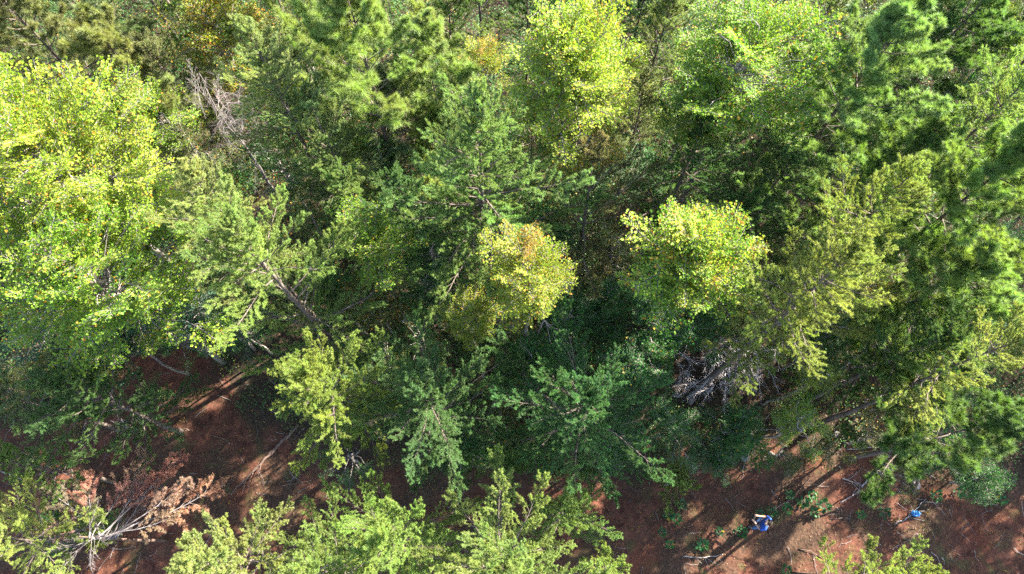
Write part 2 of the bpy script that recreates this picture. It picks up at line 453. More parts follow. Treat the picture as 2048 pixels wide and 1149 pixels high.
def build_ground():
    ax = np.concatenate([np.linspace(-400, -32, 24, endpoint=False), np.linspace(-32, 32, 321), np.linspace(32, 400, 25)[1:]])
    ay = np.concatenate([np.linspace(-400, -10, 24, endpoint=False), np.linspace(-10, 40, 251), np.linspace(40, 400, 25)[1:]])
    X, Y = np.meshgrid(ax, ay)
    rng = np.random.default_rng(5)
    Z = gz(X, Y) + rng.normal(0, .012, X.shape) * (np.abs(X) < 33)
    V = np.stack([X, Y, Z], -1).reshape(-1, 3); nx, ny = len(ax), len(ay)
    i = (np.arange(ny - 1)[:, None] * nx + np.arange(nx - 1)[None]).ravel()
    F = np.concatenate([np.stack([i, i + 1, i + nx + 1], -1), np.stack([i, i + nx + 1, i + nx], -1)])
    m, N, L, bs = newmat("clay_and_litter")
    geo = N.new("ShaderNodeNewGeometry")
    def noise(s, d=6, dist=0.):
        q = N.new("ShaderNodeTexNoise"); q.inputs["Scale"].default_value = s; q.inputs["Detail"].default_value = d
        q.inputs["Distortion"].default_value = dist; L.new(geo.outputs["Position"], q.inputs["Vector"]); return q
    def ramp(src, p0, p1, c0, c1):
        r = N.new("ShaderNodeValToRGB"); e = r.color_ramp.elements
        e[0].position, e[1].position = p0, p1; e[0].color, e[1].color = (*c0, 1), (*c1, 1)
        L.new(src, r.inputs[0]); return r.outputs[0]
    def mix(f, a, b):
        q = N.new("ShaderNodeMix"); q.data_type = 'RGBA'
        L.new(f, q.inputs[0]); L.new(a, q.inputs[6]); L.new(b, q.inputs[7]); return q.outputs[2]
    clay = ramp(noise(3.1, 9, .6).outputs["Fac"], .3, .7, (.036, .0145, .010), (.105, .042, .026))
    lit = ramp(noise(11., 8, 1.2).outputs["Fac"], .32, .68, (.022, .014, .010), (.075, .042, .026))
    f = ramp(noise(.55, 7, .8).outputs["Fac"], .42, .60, (0, 0, 0), (1, 1, 1))
    c = mix(f, clay, lit)
    moss = N.new("ShaderNodeRGB"); moss.outputs[0].default_value = (.05, .055, .02, 1)
    c = mix(ramp(noise(1.3, 9, .5).outputs["Fac"], .58, .72, (0, 0, 0), (.55, .55, .55)), c, moss.outputs[0])
    red = N.new("ShaderNodeRGB"); red.outputs[0].default_value = (.105, .033, .018, 1)
    c = mix(ramp(noise(.33, 6, .4).outputs["Fac"], .60, .72, (0, 0, 0), (.6, .6, .6)), c, red.outputs[0])
    wl = N.new("ShaderNodeAttribute"); wl.attribute_name = "woodland"
    c = mix(wl.outputs["Fac"], c, ramp(noise(8., 8, 1.).outputs["Fac"], .3, .7, (.016, .012, .009), (.052, .034, .022)))
    L.new(c, bs.inputs["Base Color"])
    bs.inputs["Roughness"].default_value = .95; bs.inputs["Specular IOR Level"].default_value = .1
    bp = N.new("ShaderNodeBump"); bp.inputs["Strength"].default_value = .8; bp.inputs["Distance"].default_value = .06
    L.new(noise(9., 10).outputs["Fac"], bp.inputs["Height"]); L.new(bp.outputs[0], bs.inputs["Normal"])
    cen = V[F].mean(1)
    me = mesh_from("ground", V, F, [m], smooth=np.ones(len(F), bool), attrs={"woodland": woodland(cen[:, 0], cen[:, 1])})
    tag(link("ground", me), "red clay ground with brown litter under the trees", None, None, "structure")
build_ground()

def build_litter():
    rng = np.random.default_rng(9)
    n = 26000
    x = rng.uniform(-24, 24, n); y = rng.uniform(-5, 24, n)
    keep = (y < 5) | (rng.random(n) < .1); x, y = x[keep], y[keep]; n = len(x)
    a = rng.uniform(0, 6.28, n); s = rng.uniform(.025, .065, n)
    D = np.stack([np.cos(a), np.sin(a), rng.normal(0, .25, n)], -1); D = unit(D)
    up = unit(np.array([[0, 0, 1.]]) + rng.normal(0, .35, (n, 3)))
    Y = unit(np.cross(up, D))
    P = np.stack([x, y, gz(x, y) + .022], -1)
    V = np.stack([P, P + (D * .5 + Y * .4) * s[:, None], P + D * s[:, None] + np.array([0, 0, .012]), P + (D * .5 - Y * .4) * s[:, None]], 1)
    F = (np.array([(0, 2, 1), (0, 3, 2)])[None] + 4 * np.arange(n)[:, None, None]).reshape(-1, 3)
    m, N, L, bs = newmat("dead_leaves")
    at_ = N.new("ShaderNodeAttribute"); at_.attribute_name = "tint"
    rp = N.new("ShaderNodeValToRGB"); e = rp.color_ramp.elements
    e[0].color = (.05, .024, .013, 1); e[1].color = (.17, .098, .055, 1)
    q = e.new(.6); q.color = (.12, .058, .03, 1)
    L.new(at_.outputs["Fac"], rp.inputs[0]); L.new(rp.outputs[0], bs.inputs["Base Color"]); bs.inputs["Roughness"].default_value = .8
    me = mesh_from("leaf_litter", V.reshape(-1, 3), F, [m], attrs={"tint": np.repeat(rng.random(n), 2)})
    tag(link("leaf_litter", me), "brown dead leaves strewn over the clay", None, None, "stuff")
    # twigs
    mb = MB()
    for i in range(700):
        x, y = rng.uniform(-19, 19), rng.uniform(-2.5, 9); a = rng.uniform(0, 6.28); le = rng.uniform(.15, .8)
        t = np.linspace(-.5, .5, 4)
        px = x + np.cos(a) * t * le + rng.normal(0, .03, 4); py = y + np.sin(a) * t * le + rng.normal(0, .03, 4)
        mb.tube(np.stack([px, py, gz(px, py) + .018 + rng.uniform(0, .04)], -1), np.linspace(.009, .004, 4) * rng.uniform(.6, 1.4), 3, 0, cap=False)
    tag(link("twig_litter", mb.mesh("twig_litter", [M_DEAD])), "small pale twigs scattered on the clay", None, None, "stuff")
    # grass blades
    mb = MB()
    Pn, Vn = 9000, []
    cx = rng.uniform(-18, 18, 160); cyy = rng.uniform(-2, 6, 160)
    k = rng.integers(0, 160, Pn)
    x = cx[k] + rng.normal(0, .28, Pn); y = cyy[k] + rng.normal(0, .28, Pn)
    a = rng.uniform(0, 6.28, Pn); le = rng.uniform(.06, .2, Pn)
    P = np.stack([x, y, gz(x, y) - .01], -1)
    D = np.stack([np.cos(a) * .6, np.sin(a) * .6, np.full(Pn, .8)], -1) * le[:, None]
    S = np.stack([-np.sin(a), np.cos(a), np.zeros(Pn)], -1) * .006
    V = np.stack([P - S, P + S, P + D], 1).reshape(-1, 3)
    mb.add(V, np.arange(Pn * 3).reshape(-1, 3), 0, rng.random(Pn), rng.random(Pn))
    o = link("grass", mb.mesh("grass", [M_NEEDLE]), color=(.09, .12, .04, 1))
    tag(o, "thin grass tufts on the clay track", None, None, "stuff")
build_litter()

def build_weeds():
    rng = np.random.default_rng(31); n = 9000; c = 330
    cx = rng.uniform(-19, 19, c); cy_ = rng.uniform(-2.5, 6.5, c); sz = rng.uniform(.08, .45, c); k = rng.integers(0, c, n)
    x = cx[k] + rng.normal(0, 1, n) * sz[k]; y = cy_[k] + rng.normal(0, 1, n) * sz[k] * .7
    P = np.stack([x, y, gz(x, y) + rng.uniform(.02, .14, n)], -1)
    a = rng.uniform(0, 6.28, n); D = unit(np.stack([np.cos(a), np.sin(a), rng.normal(.1, .4, n)], -1)); Y = unit(np.cross(np.array([0, 0, 1.]) + rng.normal(0, .4, (n, 3)), D)); s_ = rng.uniform(.02, .06, (n, 1))
    V = np.stack([P, P + (D * .5 + Y * .3) * s_, P + D * s_, P + (D * .5 - Y * .3) * s_], 1).reshape(-1, 3)
    mb = MB(); mb.add(V, (np.array([(0, 2, 1), (0, 3, 2)])[None] + 4 * np.arange(n)[:, None, None]).reshape(-1, 3), 0, np.repeat(rng.random(n), 2), np.repeat(rng.random(n), 2))
    tag(link("weeds", mb.mesh("weeds", [M_LEAF]), color=(.055, .070, .028, .25)), "low dull weeds patched over the clay track", None, None, "stuff")
build_weeds()

GP, GL, GU = "pines of the young woods", "leafy trees among the pines", "understory shrubs beneath the pines"
# photo x, y, crown radius in photo pixels, height, colour, soft?, density, label
PINES = [
 (60, 45, 125, 11, 'olive', 1, .9, "hazy olive pine cut off by the top left corner"),
 (245, 120, 100, 9.6, 'olive', 1, .9, "dull olive pine between the top left corner and the bare grey snag"),
 (530, 150, 112, 12.8, 'pale', 0, 1.3, "pale pine directly right of the bare grey snag"),
 (705, 75, 135, 13.4, 'lob', 1, 1.4, "broad soft long-needled pine at the top edge, left of the narrow soft pine"),
 (850, 85, 62, 10.5, 'lob', 1, .9, "narrow soft pine just left of the dark gap"),
 (800, 190, 70, 9.5, 'olive', 1, .8, "short thin pine below the narrow soft pine near the dark gap"),
 (1335, 60, 95, 10, 'olive', 0, .9, "drab shaded pine between the two bright leafy crowns at the top edge"),
 (1745, 120, 130, 13.4, 'lob', 1, 1.5, "full soft long-needled pine right of the green leafy crown at the top"),
 (1930, 50, 115, 10.5, 'dark', 1, 1., "dark green pine at the top edge near the top right corner"),
 (2025, 190, 110, 12, 'bright', 0, 1., "sunlit pine with outstretched sprays on the upper right edge"),
 (1960, 380, 150, 12.4, 'mid', 1, 1.3, "broad clumpy pine on the right edge below the sprays"),
 (1850, 290, 80, 10.5, 'mid', 1, 1., "small tufted pine beside the dark hollow below the full soft pine"),
 (1775, 395, 100, 13, 'bright', 0, 1.3, "bright fan-shaped pine with visible pale limbs, left of the broad clumpy pine"),
 (1650, 560, 135, 13, 'bright', 0, 1.25, "tall yellow-green pine with long boughs, right of the green and gold tree"),
 (955, 320, 165, 13.2, 'mid', 0, 1.5, "wide bushy pine in the upper middle, above the orange-topped tree"),
 (1190, 370, 110, 10, 'brownish', 0, .9, "brownish thin pine below the yellow leafy crown"),
 (1400, 290, 110, 9.6, 'dark', 0, .9, "dark pine shaded under the green leafy crown"),
 (1560, 360, 95, 9.4, 'dark', 0, .9, "dark pine between the green leafy crown and the fan-shaped pine"),
 (640, 265, 110, 11, 'pale', 0, 1., "greyish pine below the broad soft pine at the top"),
 (425, 395, 105, 12.4, 'pale', 0, 1.3, "pale pine with feathery top right of the bright yellow-green maple"),
 (525, 520, 170, 12.8, 'bright', 0, 1.3, "largest open pine left of centre with spreading sunny boughs"),
 (640, 760, 118, 11.2, 'bright', 0, 1.35, "star-shaped sunlit pine standing beside the clay clearing"),
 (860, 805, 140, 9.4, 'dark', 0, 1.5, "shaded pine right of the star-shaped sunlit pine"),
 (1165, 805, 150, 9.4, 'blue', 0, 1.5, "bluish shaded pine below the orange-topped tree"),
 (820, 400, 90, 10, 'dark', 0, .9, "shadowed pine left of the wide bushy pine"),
 (700, 380, 80, 9.5, 'mid', 0, .9, "slim pine between the largest open pine and the wide bushy pine"),
 (1900, 560, 120, 10.4, 'mid', 1, 1., "soft grey-green pine below the broad clumpy pine"),
 (1830, 690, 110, 9.2, 'dark', 0, .9, "dim pine right of the tall yellow-green pine"),
 (2000, 700, 90, 11.4, 'bright', 0, 1., "sunlit pine with tufted ends on the right edge, halfway down"),
 (1960, 850, 100, 9, 'dark', 1, .9, "dark pine on the right edge above the leaning dead pole"),
 (1000, 1125, 150, 10.2, 'bright', 0, 1.2, "broad sunlit pine at the bottom edge, centre"),
 (765, 1090, 112, 10.2, 'bright', 0, 1.1, "sunlit pine at the bottom edge with upright spiky tips, left of the broad one"),
 (625, 1140, 92, 10.4, 'bright', 0, 1.1, "sunlit pine at the bottom edge below the fallen logs"),
 (420, 1125, 92, 10.2, 'bright', 0, 1.1, "sunlit pine at the bottom edge right of the withered brown tree"),
 (12, 1080, 88, 6.8, 'bright', 0, 1.1, "sunlit pine filling the bottom left corner"),
 (1130, 1025, 75, 6.6, 'mid', 0, .7, "lower half-shaded pine at the edge of the clay track, behind the broad sunlit pine"),
 (1815, 1170, 78, 8.4, 'bright', 0, .9, "sunlit pine tip poking over the bottom edge near the person"),
 (1240, 1165, 50, 7, 'bright', 0, .8, "small sunlit pine tip at the bottom edge left of the track"),
 (185, 800, 112, 7.6, 'dark', 0, 1.4, "shaded pine at the left above the withered brown tree"),
 (45, 800, 80, 7.2, 'olive', 0, .8, "shaded pine on the left edge below the maple"),
 (1010, 930, 70, 5.2, 'dark', 0, .8, "low shaded pine between the two dark pines and the track"),
 (1345, 965, 42, 2.2, 'mid', 0, .9, "small pine sapling alone at the edge of the track"),
 (15, 930, 55, 6.5, 'mid', 0, .8, "narrow pine on the left edge beside the clearing"),
 (1290, 210, 70, 9.2, 'olive', 0, .8, "thin pine wedged right below the yellow leafy crown"),
 (1480, 430, 70, 8.6, 'dark', 0, .8, "dark low pine above the green and gold tree"),
 (330, 130, 70, 8.5, 'olive', 0, .8, "thin olive pine behind the bare grey snag"),
 (150, 0, 90, 9, 'olive', 0, .8, "ragged pine poking over the top edge above the maple"),
 (560, 20, 85, 9, 'mid', 0, .9, "pine at the top edge between the sparse yellow tree and the soft pine"),
 (890, 10, 75, 9, 'dark', 0, .9, "dark pine at the top edge right beside the dark gap"),
 (1060, 20, 70, 8.6, 'dark', 0, .9, "dark pine at the top edge between the dark gap and the yellow leafy crown"),
 (1290, 15, 80, 9, 'dark', 0, .9, "dark pine at the top edge directly right of the yellow leafy crown"),
 (1660, 10, 80, 9, 'mid', 0, .9, "pine at the top edge between the round green crown and the full soft pine"),
 (1850, 110, 85, 9.6, 'dark', 0, .9, "dark pine just right of the full soft pine"),
 (2030, 70, 90, 9.4, 'dark', 0, .9, "dark pine in the top right corner"),
 (1700, 260, 75, 8.6, 'mid', 0, .8, "low pine under the full soft pine"),
 (1570, 200, 75, 8.4, 'dark', 0, .8, "low dark pine between the green crown and the full soft pine"),
 (1960, 230, 75, 9, 'mid', 0, .8, "low pine behind the sunlit sprays on the right"),
 (590, 190, 70, 9, 'mid', 0, .8, "low pine between the pale pine and the greyish pine"),
 (1060, 250, 75, 8.8, 'mid', 0, .8, "low pine at the left foot of the yellow leafy crown"),
]
for a in PINES:
    t_ = pine(a[0], a[1], a[2], a[3], a[4], a[7], soft=bool(a[5]), dens=a[6], group=GP)
    if a[3] >= 11: t_["hero"] = True

OR = (.25, .200, .045)
OR2 = (.26, .185, .050)
LEAFY = [
 (75, 305, 225, 13, 'yellowgreen', "huge bright yellow-green maple on the left edge", dict(n=210, lobes=8)),
 (170, 545, 190, 11.4, 'mapleside', "greener leafy tree below the huge maple on the left", dict(n=130, lobes=7)),
 (1150, 125, 145, 12.4, 'yellowgreen', "tall yellow-green leafy crown at the top, right of the dark gap", dict(n=120, lobes=6)),
 (965, 120, 70, 10.2, 'gold', "small orange-tipped leafy tree below the dark gap", dict(n=36, tip=(OR, .45, .2, .5))),
 (1500, 105, 165, 13, 'leafgreen', "large round green leafy crown at the top, left of the full soft pine", dict(n=130, lobes=6)),
 (1395, 200, 90, 10.2, 'leafgreen', "lower green leafy crown hanging left under the large round one", dict(n=45)),
 (1160, 255, 100, 10.2, 'yellow', "thin leafy tree with bare twigs under the tall yellow-green crown", dict(n=36)),
 (1055, 525, 104, 12.2, 'gold', "orange-topped golden leafy tree in the middle of the woods", dict(n=95, lobes=6, flat=1.7, tip=(OR2, .76, .3, .45))),
 (945, 630, 70, 9, 'gold', "smaller golden-green leafy tree at the lower left of the orange-topped tree", dict(n=34)),
 (1395, 500, 128, 11.4, 'leafgreen', "green and gold leafy tree right of the orange-topped tree", dict(n=95, lobes=6, tip=(COL['yellowgreen'], .1, .12, .6))),
 (430, 55, 125, 9, 'yellow', "sparse yellow and orange leafy tree at the top edge", dict(n=50)),
 (740, 475, 82, 9.4, 'leafgreen', "small bright green leafy tree right of the largest open pine", dict(n=46)),
 (310, 225, 85, 8.2, 'leafgreen', "green leafy sapling beside the upper right of the huge maple", dict(n=34)),
 (245, 675, 90, 6.4, 'teal', "blue-green leafy sapling at the top of the clay clearing", dict(n=42)),
 (370, 590, 90, 7.6, 'teal', "dark blue-green small-leaved tree in shade left of the largest open pine", dict(n=50, fine=True)),
 (1740, 570, 52, 9.2, 'yellow', "small yellow leafy tree tucked against the tall yellow-green pine", dict(n=24)),
]
for px, py, r, h, key, lab, kw in LEAFY:
    t_ = leafy_tree(px, py, r, h, key, lab, group=GL, **kw)
    if h >= 11: t_["hero"] = True

SHRUBS = [
 (1295, 690, 105, 6.8, 'deep', "deep green leafy shrub in shade right of the bluish pine"),
 (1230, 880, 95, 4.6, 'deep', "deep green shrub at the foot of the bluish pine beside the track"),
 (1320, 600, 80, 7.4, 'deep', "dark shrub under the left side of the green and gold tree"),
 (745, 600, 85, 6.8, 'dull', "dull shrub in the shade right of the largest open pine"),
 (850, 560, 95, 6.6, 'deep', "dark shrub left of the orange-topped tree"),
 (830, 660, 95, 6.4, 'dull', "dull olive shrub above the shaded pine in the middle"),
 (1060, 720, 95, 6.2, 'deep', "dark shrub right under the orange-topped tree"),
 (870, 490, 80, 7.2, 'deep', "shadowed shrub below the wide bushy pine"),
 (1230, 500, 80, 6.8, 'dull', "brown-green shrub between the orange-topped and green and gold trees"),
 (1200, 600, 85, 6.6, 'deep', "shadowed shrub right of the orange-topped tree"),
 (1640, 745, 62, 6.2, 'yellowgreen', "yellow-green shrub under the long boughs of the tall pine"),
 (1600, 840, 72, 4.8, 'leafgreen', "half-lit shrub below the tall pine above the clay bank"),
 (1470, 865, 80, 3.6, 'deep', "dark shrub below the tangled brush pile"),
 (1350, 850, 75, 4.4, 'deep', "dark shrub between the bluish pine and the brush pile"),
 (1730, 870, 62, 2.8, 'dull', "low dull shrub on the bank above the red streak"),
 (1800, 800, 75, 4.6, 'dull', "dull shrub between the pale rocks on the right"),
 (1870, 780, 80, 5.4, 'deep', "dark shrub left of the dark pine on the right edge"),
 (1960, 955, 75, 3., 'deep', "low dark shrub on the right edge above the track"),
 (1555, 640, 60, 5.6, 'dull', "dull shrub behind the brush pile beside the tall pine"),
 (1800, 560, 70, 7.4, 'dull', "dim shrub in the gap below the fan-shaped pine"),
 (1850, 640, 75, 7.2, 'leafgreen', "green shrub behind the dim pine on the right"),
 (1960, 620, 75, 7, 'deep', "dark shrub behind the sunlit pine on the right edge"),
 (1700, 300, 70, 7.4, 'deep', "dark shrub in the hollow below the full soft pine"),
 (1600, 240, 70, 7.4, 'deep', "dark shrub between the round green crown and the full soft pine"),
 (660, 560, 70, 7, 'deep', "dark shrub hidden among the lower boughs of the largest open pine"),
 (560, 330, 80, 8, 'deep', "dark green shrub between the pale pines at the upper left"),
 (760, 300, 70, 8, 'deep', "dark shrub below the short thin pine"),
 (880, 230, 70, 8, 'dull', "olive shrub left of the yellow leafy crown"),
 (1050, 220, 70, 8, 'deep', "dark shrub at the left foot of the yellow leafy crown"),
 (1290, 330, 80, 7.6, 'deep', "dark shrub between the brownish pine and the dark pine"),
 (1090, 450, 80, 7.2, 'deep', "shaded shrub just above the orange top of the middle tree"),
 (370, 270, 85, 7.4, 'dull', "dull shrub below the bare grey snag"),
 (480, 60, 80, 7.4, 'deep', "dark shrub behind the sparse yellow tree at the top"),
 (600, 60, 70, 8, 'dull', "dull shrub between the sparse yellow tree and the broad soft pine"),
 (330, 660, 70, 4.8, 'deep', "dark shrub above the clearing right of the blue-green sapling"),
 (60, 660, 95, 6, 'teal', "blue-green shrub on the left edge under the maple"),
 (120, 730, 70, 4.4, 'dull', "brown-green shrub on the left above the clearing"),
 (25, 760, 60, 4.6, 'yellow', "yellowish shrub on the left edge above the shaded pine"),
 (240, 850, 60, 2.2, 'deep', "low green shrub in the middle of the clay clearing"),
 (140, 1050, 70, 3., 'deep', "green shrub under the withered brown tree"),
 (800, 740, 75, 5.4, 'dull', "dull shrub between the star-shaped and shaded pines"),
 (1000, 800, 60, 4, 'dull', "dull shrub in the gap between the shaded and bluish pines"),
 (1680, 660, 60, 6.2, 'deep', "dark shrub under the right side of the tall yellow-green pine"),
 (1900, 190, 85, 8, 'deep', "dark shrub beside the sunlit sprays at the upper right"),
 (2010, 480, 80, 8, 'deep', "dark shrub on the right edge below the broad clumpy pine"),
 (1920, 720, 70, 6, 'dull', "dull shrub between the dim pine and the right edge"),
 (180, 220, 80, 8, 'deep', "dark shrub behind the top of the huge maple"),
 (1560, 915, 60, 1.5, 'dull', "low weedy shrub at the bank foot beside the sunlit pale rock"),
 (1650, 900, 65, 1.9, 'dull', "weedy shrub on the bank above the dark straight stick"),
 (1430, 915, 70, 2., 'deep', "low dark shrub on the bank left of the pale rocks"),
 (1770, 945, 60, 1.6, 'dull', "low shrub beside the forked pale branch"),
 (1870, 900, 75, 2.4, 'deep', "dark shrub right of the leaning dead trunk"),
 (700, 915, 70, 2.6, 'deep', "low dark shrub at the foot of the star-shaped pine, right of the logs"),
 (930, 900, 75, 3.4, 'deep', "dark shrub at the foot of the shaded pine in the middle"),
 (1000, 640, 75, 6.2, 'dull', "dull shrub under the lower left of the orange-topped tree"),
 (760, 680, 75, 6., 'deep', "dark shrub above the right side of the star-shaped pine"),
 (1130, 620, 75, 6.2, 'deep', "dark shrub beneath the right side of the orange-topped tree"),
 (1400, 640, 80, 6, 'deep', "dark shrub just above the tangled brush pile"),
 (460, 640, 70, 5.6, 'deep', "dark shrub under the left boughs of the largest open pine"),
]
for k, (px, py, r, h, key, lab) in enumerate(SHRUBS):
    leafy_tree(px, py, r, h, key, lab, n=30 if r > 65 else 22, fine=(k % 3 != 0), cat="shrub", name="shrub",
               flat=1.2, lobes=3, group=GU)

# trees beyond the picture edges (they shade the clearing and close the woods)
rg = random.Random(77)
for i in range(58):
    if i < 16: x, y = (18.5 if i % 8 < 3 else 16.0) + rg.uniform(0, 6), 2.5 + i % 8 * 2.7 + rg.uniform(-1, 1)
    elif i < 34: x, y = -17 + (i - 16) * 2.0 + rg.uniform(-1, 1), 16.8 + rg.uniform(0, 5)
    elif i >= 42: x, y = 19.5 + rg.uniform(0, 11), 2.5 + (i - 42) % 8 * 1.7 + rg.uniform(-1, 1)
    elif i < 42: x, y = -17.5 - rg.uniform(0, 5), (i - 34) * 2.4 + rg.uniform(-1, 1)
    else: x, y = -8 + (i - 42) * 5.5, -7.5 + rg.uniform(-1, 1)
    pine(2000 + i, 0, 50 + i, rg.uniform(9.5, 12.5), rg.choice(('mid', 'dark', 'bright')), "green pine of the woods beyond the edge of the picture",
         base=(x, y), R=rg.uniform(1.3, 1.9), dens=.72, group="pines beyond the picture edges")
def prune():
    bpy.context.view_layer.update()
    kill = []
    for o in col.objects:
        if o.name.startswith("bough") and o.parent:
            only = slice(len(GAPS), len(GAPS) + 3) if (o.location.z > 6.0 and o.parent.get("hero")) else slice(None)
            M = o.matrix_basis; base = o.parent.location; x1 = max(c[0] for c in o.bound_box)
            pts = [base + M @ Vector((x1 * f, 0, .06)) for f in (.35, .6, .85)]
            if ((only.start is None or base.z + o.location.z < 10.3) and in_gap(np.array(pts), .05, only).any()) or in_gap(np.array(pts), .0 if base.z + o.location.z < 9.6 else -.12, slice(0, 14)).any(): kill.append(o)
    for o in kill: bpy.data.objects.remove(o)
    for o in col.objects:
        if "hero" in o: del o["hero"]
prune()

# ------------------------------------------------------------------ undergrowth
BARE_SPOTS = [(*at(px, py, z)[:2], r) for px, py, z, r in ((1440, 745, 1.5, 2.1), (1800, 770, .5, 1.5), (975, 30, 0, 2.0), (720, 545, 1, .8), (1510, 885, .3, .9), (1610, 860, .3, .6))]
def build_undergrowth(color, seed, n, label, needle=False, zk=1.):
    rng = np.random.default_rng(seed)
    x = rng.uniform(-27, 27, n * 3); y = rng.uniform(1, 30, n * 3)
    q = np.sin(x * .9 + seed) * np.cos(y * .8 + seed * 2.) + .6 * np.sin(x * 2.1 - y * 1.7 + seed)
    for ex, ey, er in BARE_SPOTS:
        q = np.where((x - ex) ** 2 + (y - ey) ** 2 < er * er, -9, q)
    keep = (woodland(x, y) > .75) & (q > rng.uniform(-1.4, .5, n * 3))
    x, y, q = x[keep][:n], y[keep][:n], q[keep][:n]; n = len(x)
    edge = np.interp(x, CLP[:15, 0], CLP[:15, 1])
    top = (1.6 + 1.9 * np.clip(q + .6, 0, 2)) * np.clip((y - edge) / 2.5, .25, 1) * zk
    z = gz(x, y) + top * rng.uniform(.25, 1, n) ** .8
    ok = ~in_gap(np.stack([x, y, z], -1), .3); x, y, z = x[ok], y[ok], z[ok]; n = len(x)
    mb = MB(); k = 46
    P = np.repeat(np.stack([x, y, z], -1), k, 0) + rng.normal(0, 1, (n * k, 3)) * np.array([.26, .26, .15])
    N_ = n * k
    if needle:
        d = unit(rng.normal(size=(N_, 3)) + np.array([0, 0, .3])); sd_ = unit(np.cross(d, rng.normal(size=(N_, 3)))) * .005
        V = np.stack([P - sd_, P + sd_, P + d * rng.uniform(.04, .08, (N_, 1))], 1).reshape(-1, 3); F = np.arange(N_ * 3).reshape(-1, 3); r = 1
    else:
        a = rng.uniform(0, 6.28, N_); D = unit(np.stack([np.cos(a), np.sin(a), rng.normal(0, .35, N_)], -1))
        up = unit(np.array([[0, 0, 1.]]) + rng.normal(0, .4, (N_, 3))); Y = unit(np.cross(up, D)); s_ = rng.uniform(.04, .085, (N_, 1))
        V = np.stack([P, P + (D * .5 + Y * .42) * s_, P + D * s_ + np.array([0, 0, -.008]), P + (D * .5 - Y * .42) * s_], 1).reshape(-1, 3)
        F = (np.array([(0, 2, 1), (0, 3, 2)])[None] + 4 * np.arange(N_)[:, None, None]).reshape(-1, 3); r = 2
    tt = np.repeat(np.clip(rng.normal(.5, .14, n), .1, .9), k)
    mb.add(V, F, 0, np.repeat(np.clip(tt + rng.normal(0, .15, N_), 0, 1), r), np.repeat(rng.random(N_), r))
    for i in range(0, n, 5):
        b = np.array([x[i] + rng.normal(0, .15), y[i] + rng.normal(0, .15), float(gz(x[i], y[i])) - .03]); e = np.array([x[i], y[i], z[i] + .1])
        mb.tube([b, (b + e) / 2 + rng.normal(0, .06, 3), e], [.014, .009, .004], 3, 1, cap=False)
    o = link("undergrowth", mb.mesh("undergrowth", [M_NEEDLE if needle else M_LEAF, M_GREYBARK]), color=color)
    tag(o, label, None, None, "stuff")
build_undergrowth((.055, .130, .030, .03), 3, 11500, "dense green leafy undergrowth filling the gaps between the trees")
build_undergrowth((.075, .095, .028, .10), 8, 3000, "olive and yellowing leafy undergrowth between the pines", zk=.85)
build_undergrowth((.085, .090, .038, 0), 14, 900, "brown brushy undergrowth between the pines", needle=True, zk=.7)

# ------------------------------------------------------------------ dead wood
def spread_branches(t, spots, kit, rng, name, scl=(.7, 1.1), color=None):
    for (x, y, z, a, p) in spots:
        link(name, rng.choice(kit), t, (x, y, z), bough_rot(a, p, rng.uniform(-3, 3)), rng.uniform(*scl), color)

def grey_snag():
    rng = random.Random(4)
    c = at(435, 195, 8.2); z0 = float(gz(c.x, c.y)) - .05
    t = thing("dead_tree", (c.x, c.y, z0), "bare grey tangled snag near the top left, right of the olive pines", "dead tree")
    P = trunk_path(rng, 8.6, wob=.1); mb = MB(); mb.tube(P, np.linspace(.08, .012, len(P)), 8, 0)
    link("trunk", mb.mesh("dead_trunk", [M_SNAG]), t)
    sp = []
    for i in range(80):
        z = rng.uniform(5.2, 8.4); q = sample_path(P, z)
        f = rng.random()
        sp.append((q[0] - .75 + 1.5 * f + rng.gauss(0, .22), q[1] + .95 - 1.7 * f + rng.gauss(0, .22), z, rng.gauss(-.9 if i % 3 else 2.2, .8), rng.uniform(-.5, .5)))
    spread_branches(t, sp, BARE, rng, "bare_branch", (.45, .95))
grey_snag()

def brush_pile():
    rng = random.Random(8)
    c = at(1455, 725, 2.4)
    t = thing("brush_pile", (c.x, c.y, float(gz(c.x, c.y))), "tangled grey brush pile below the green and gold tree", "brush pile")
    for i in range(110):
        a = rng.gauss(-1.4, .8); r = rng.uniform(0, 1.5) ** .9; b = rng.uniform(0, 6.28)
        link("bare_branch", rng.choice(PALE), t, (1.25 * r * math.cos(b), .95 * r * math.sin(b) + .45, rng.uniform(.2, 2.9)),
             bough_rot(a, rng.uniform(-.5, .35), rng.uniform(-3, 3)), rng.uniform(.6, 1.0))
brush_pile()

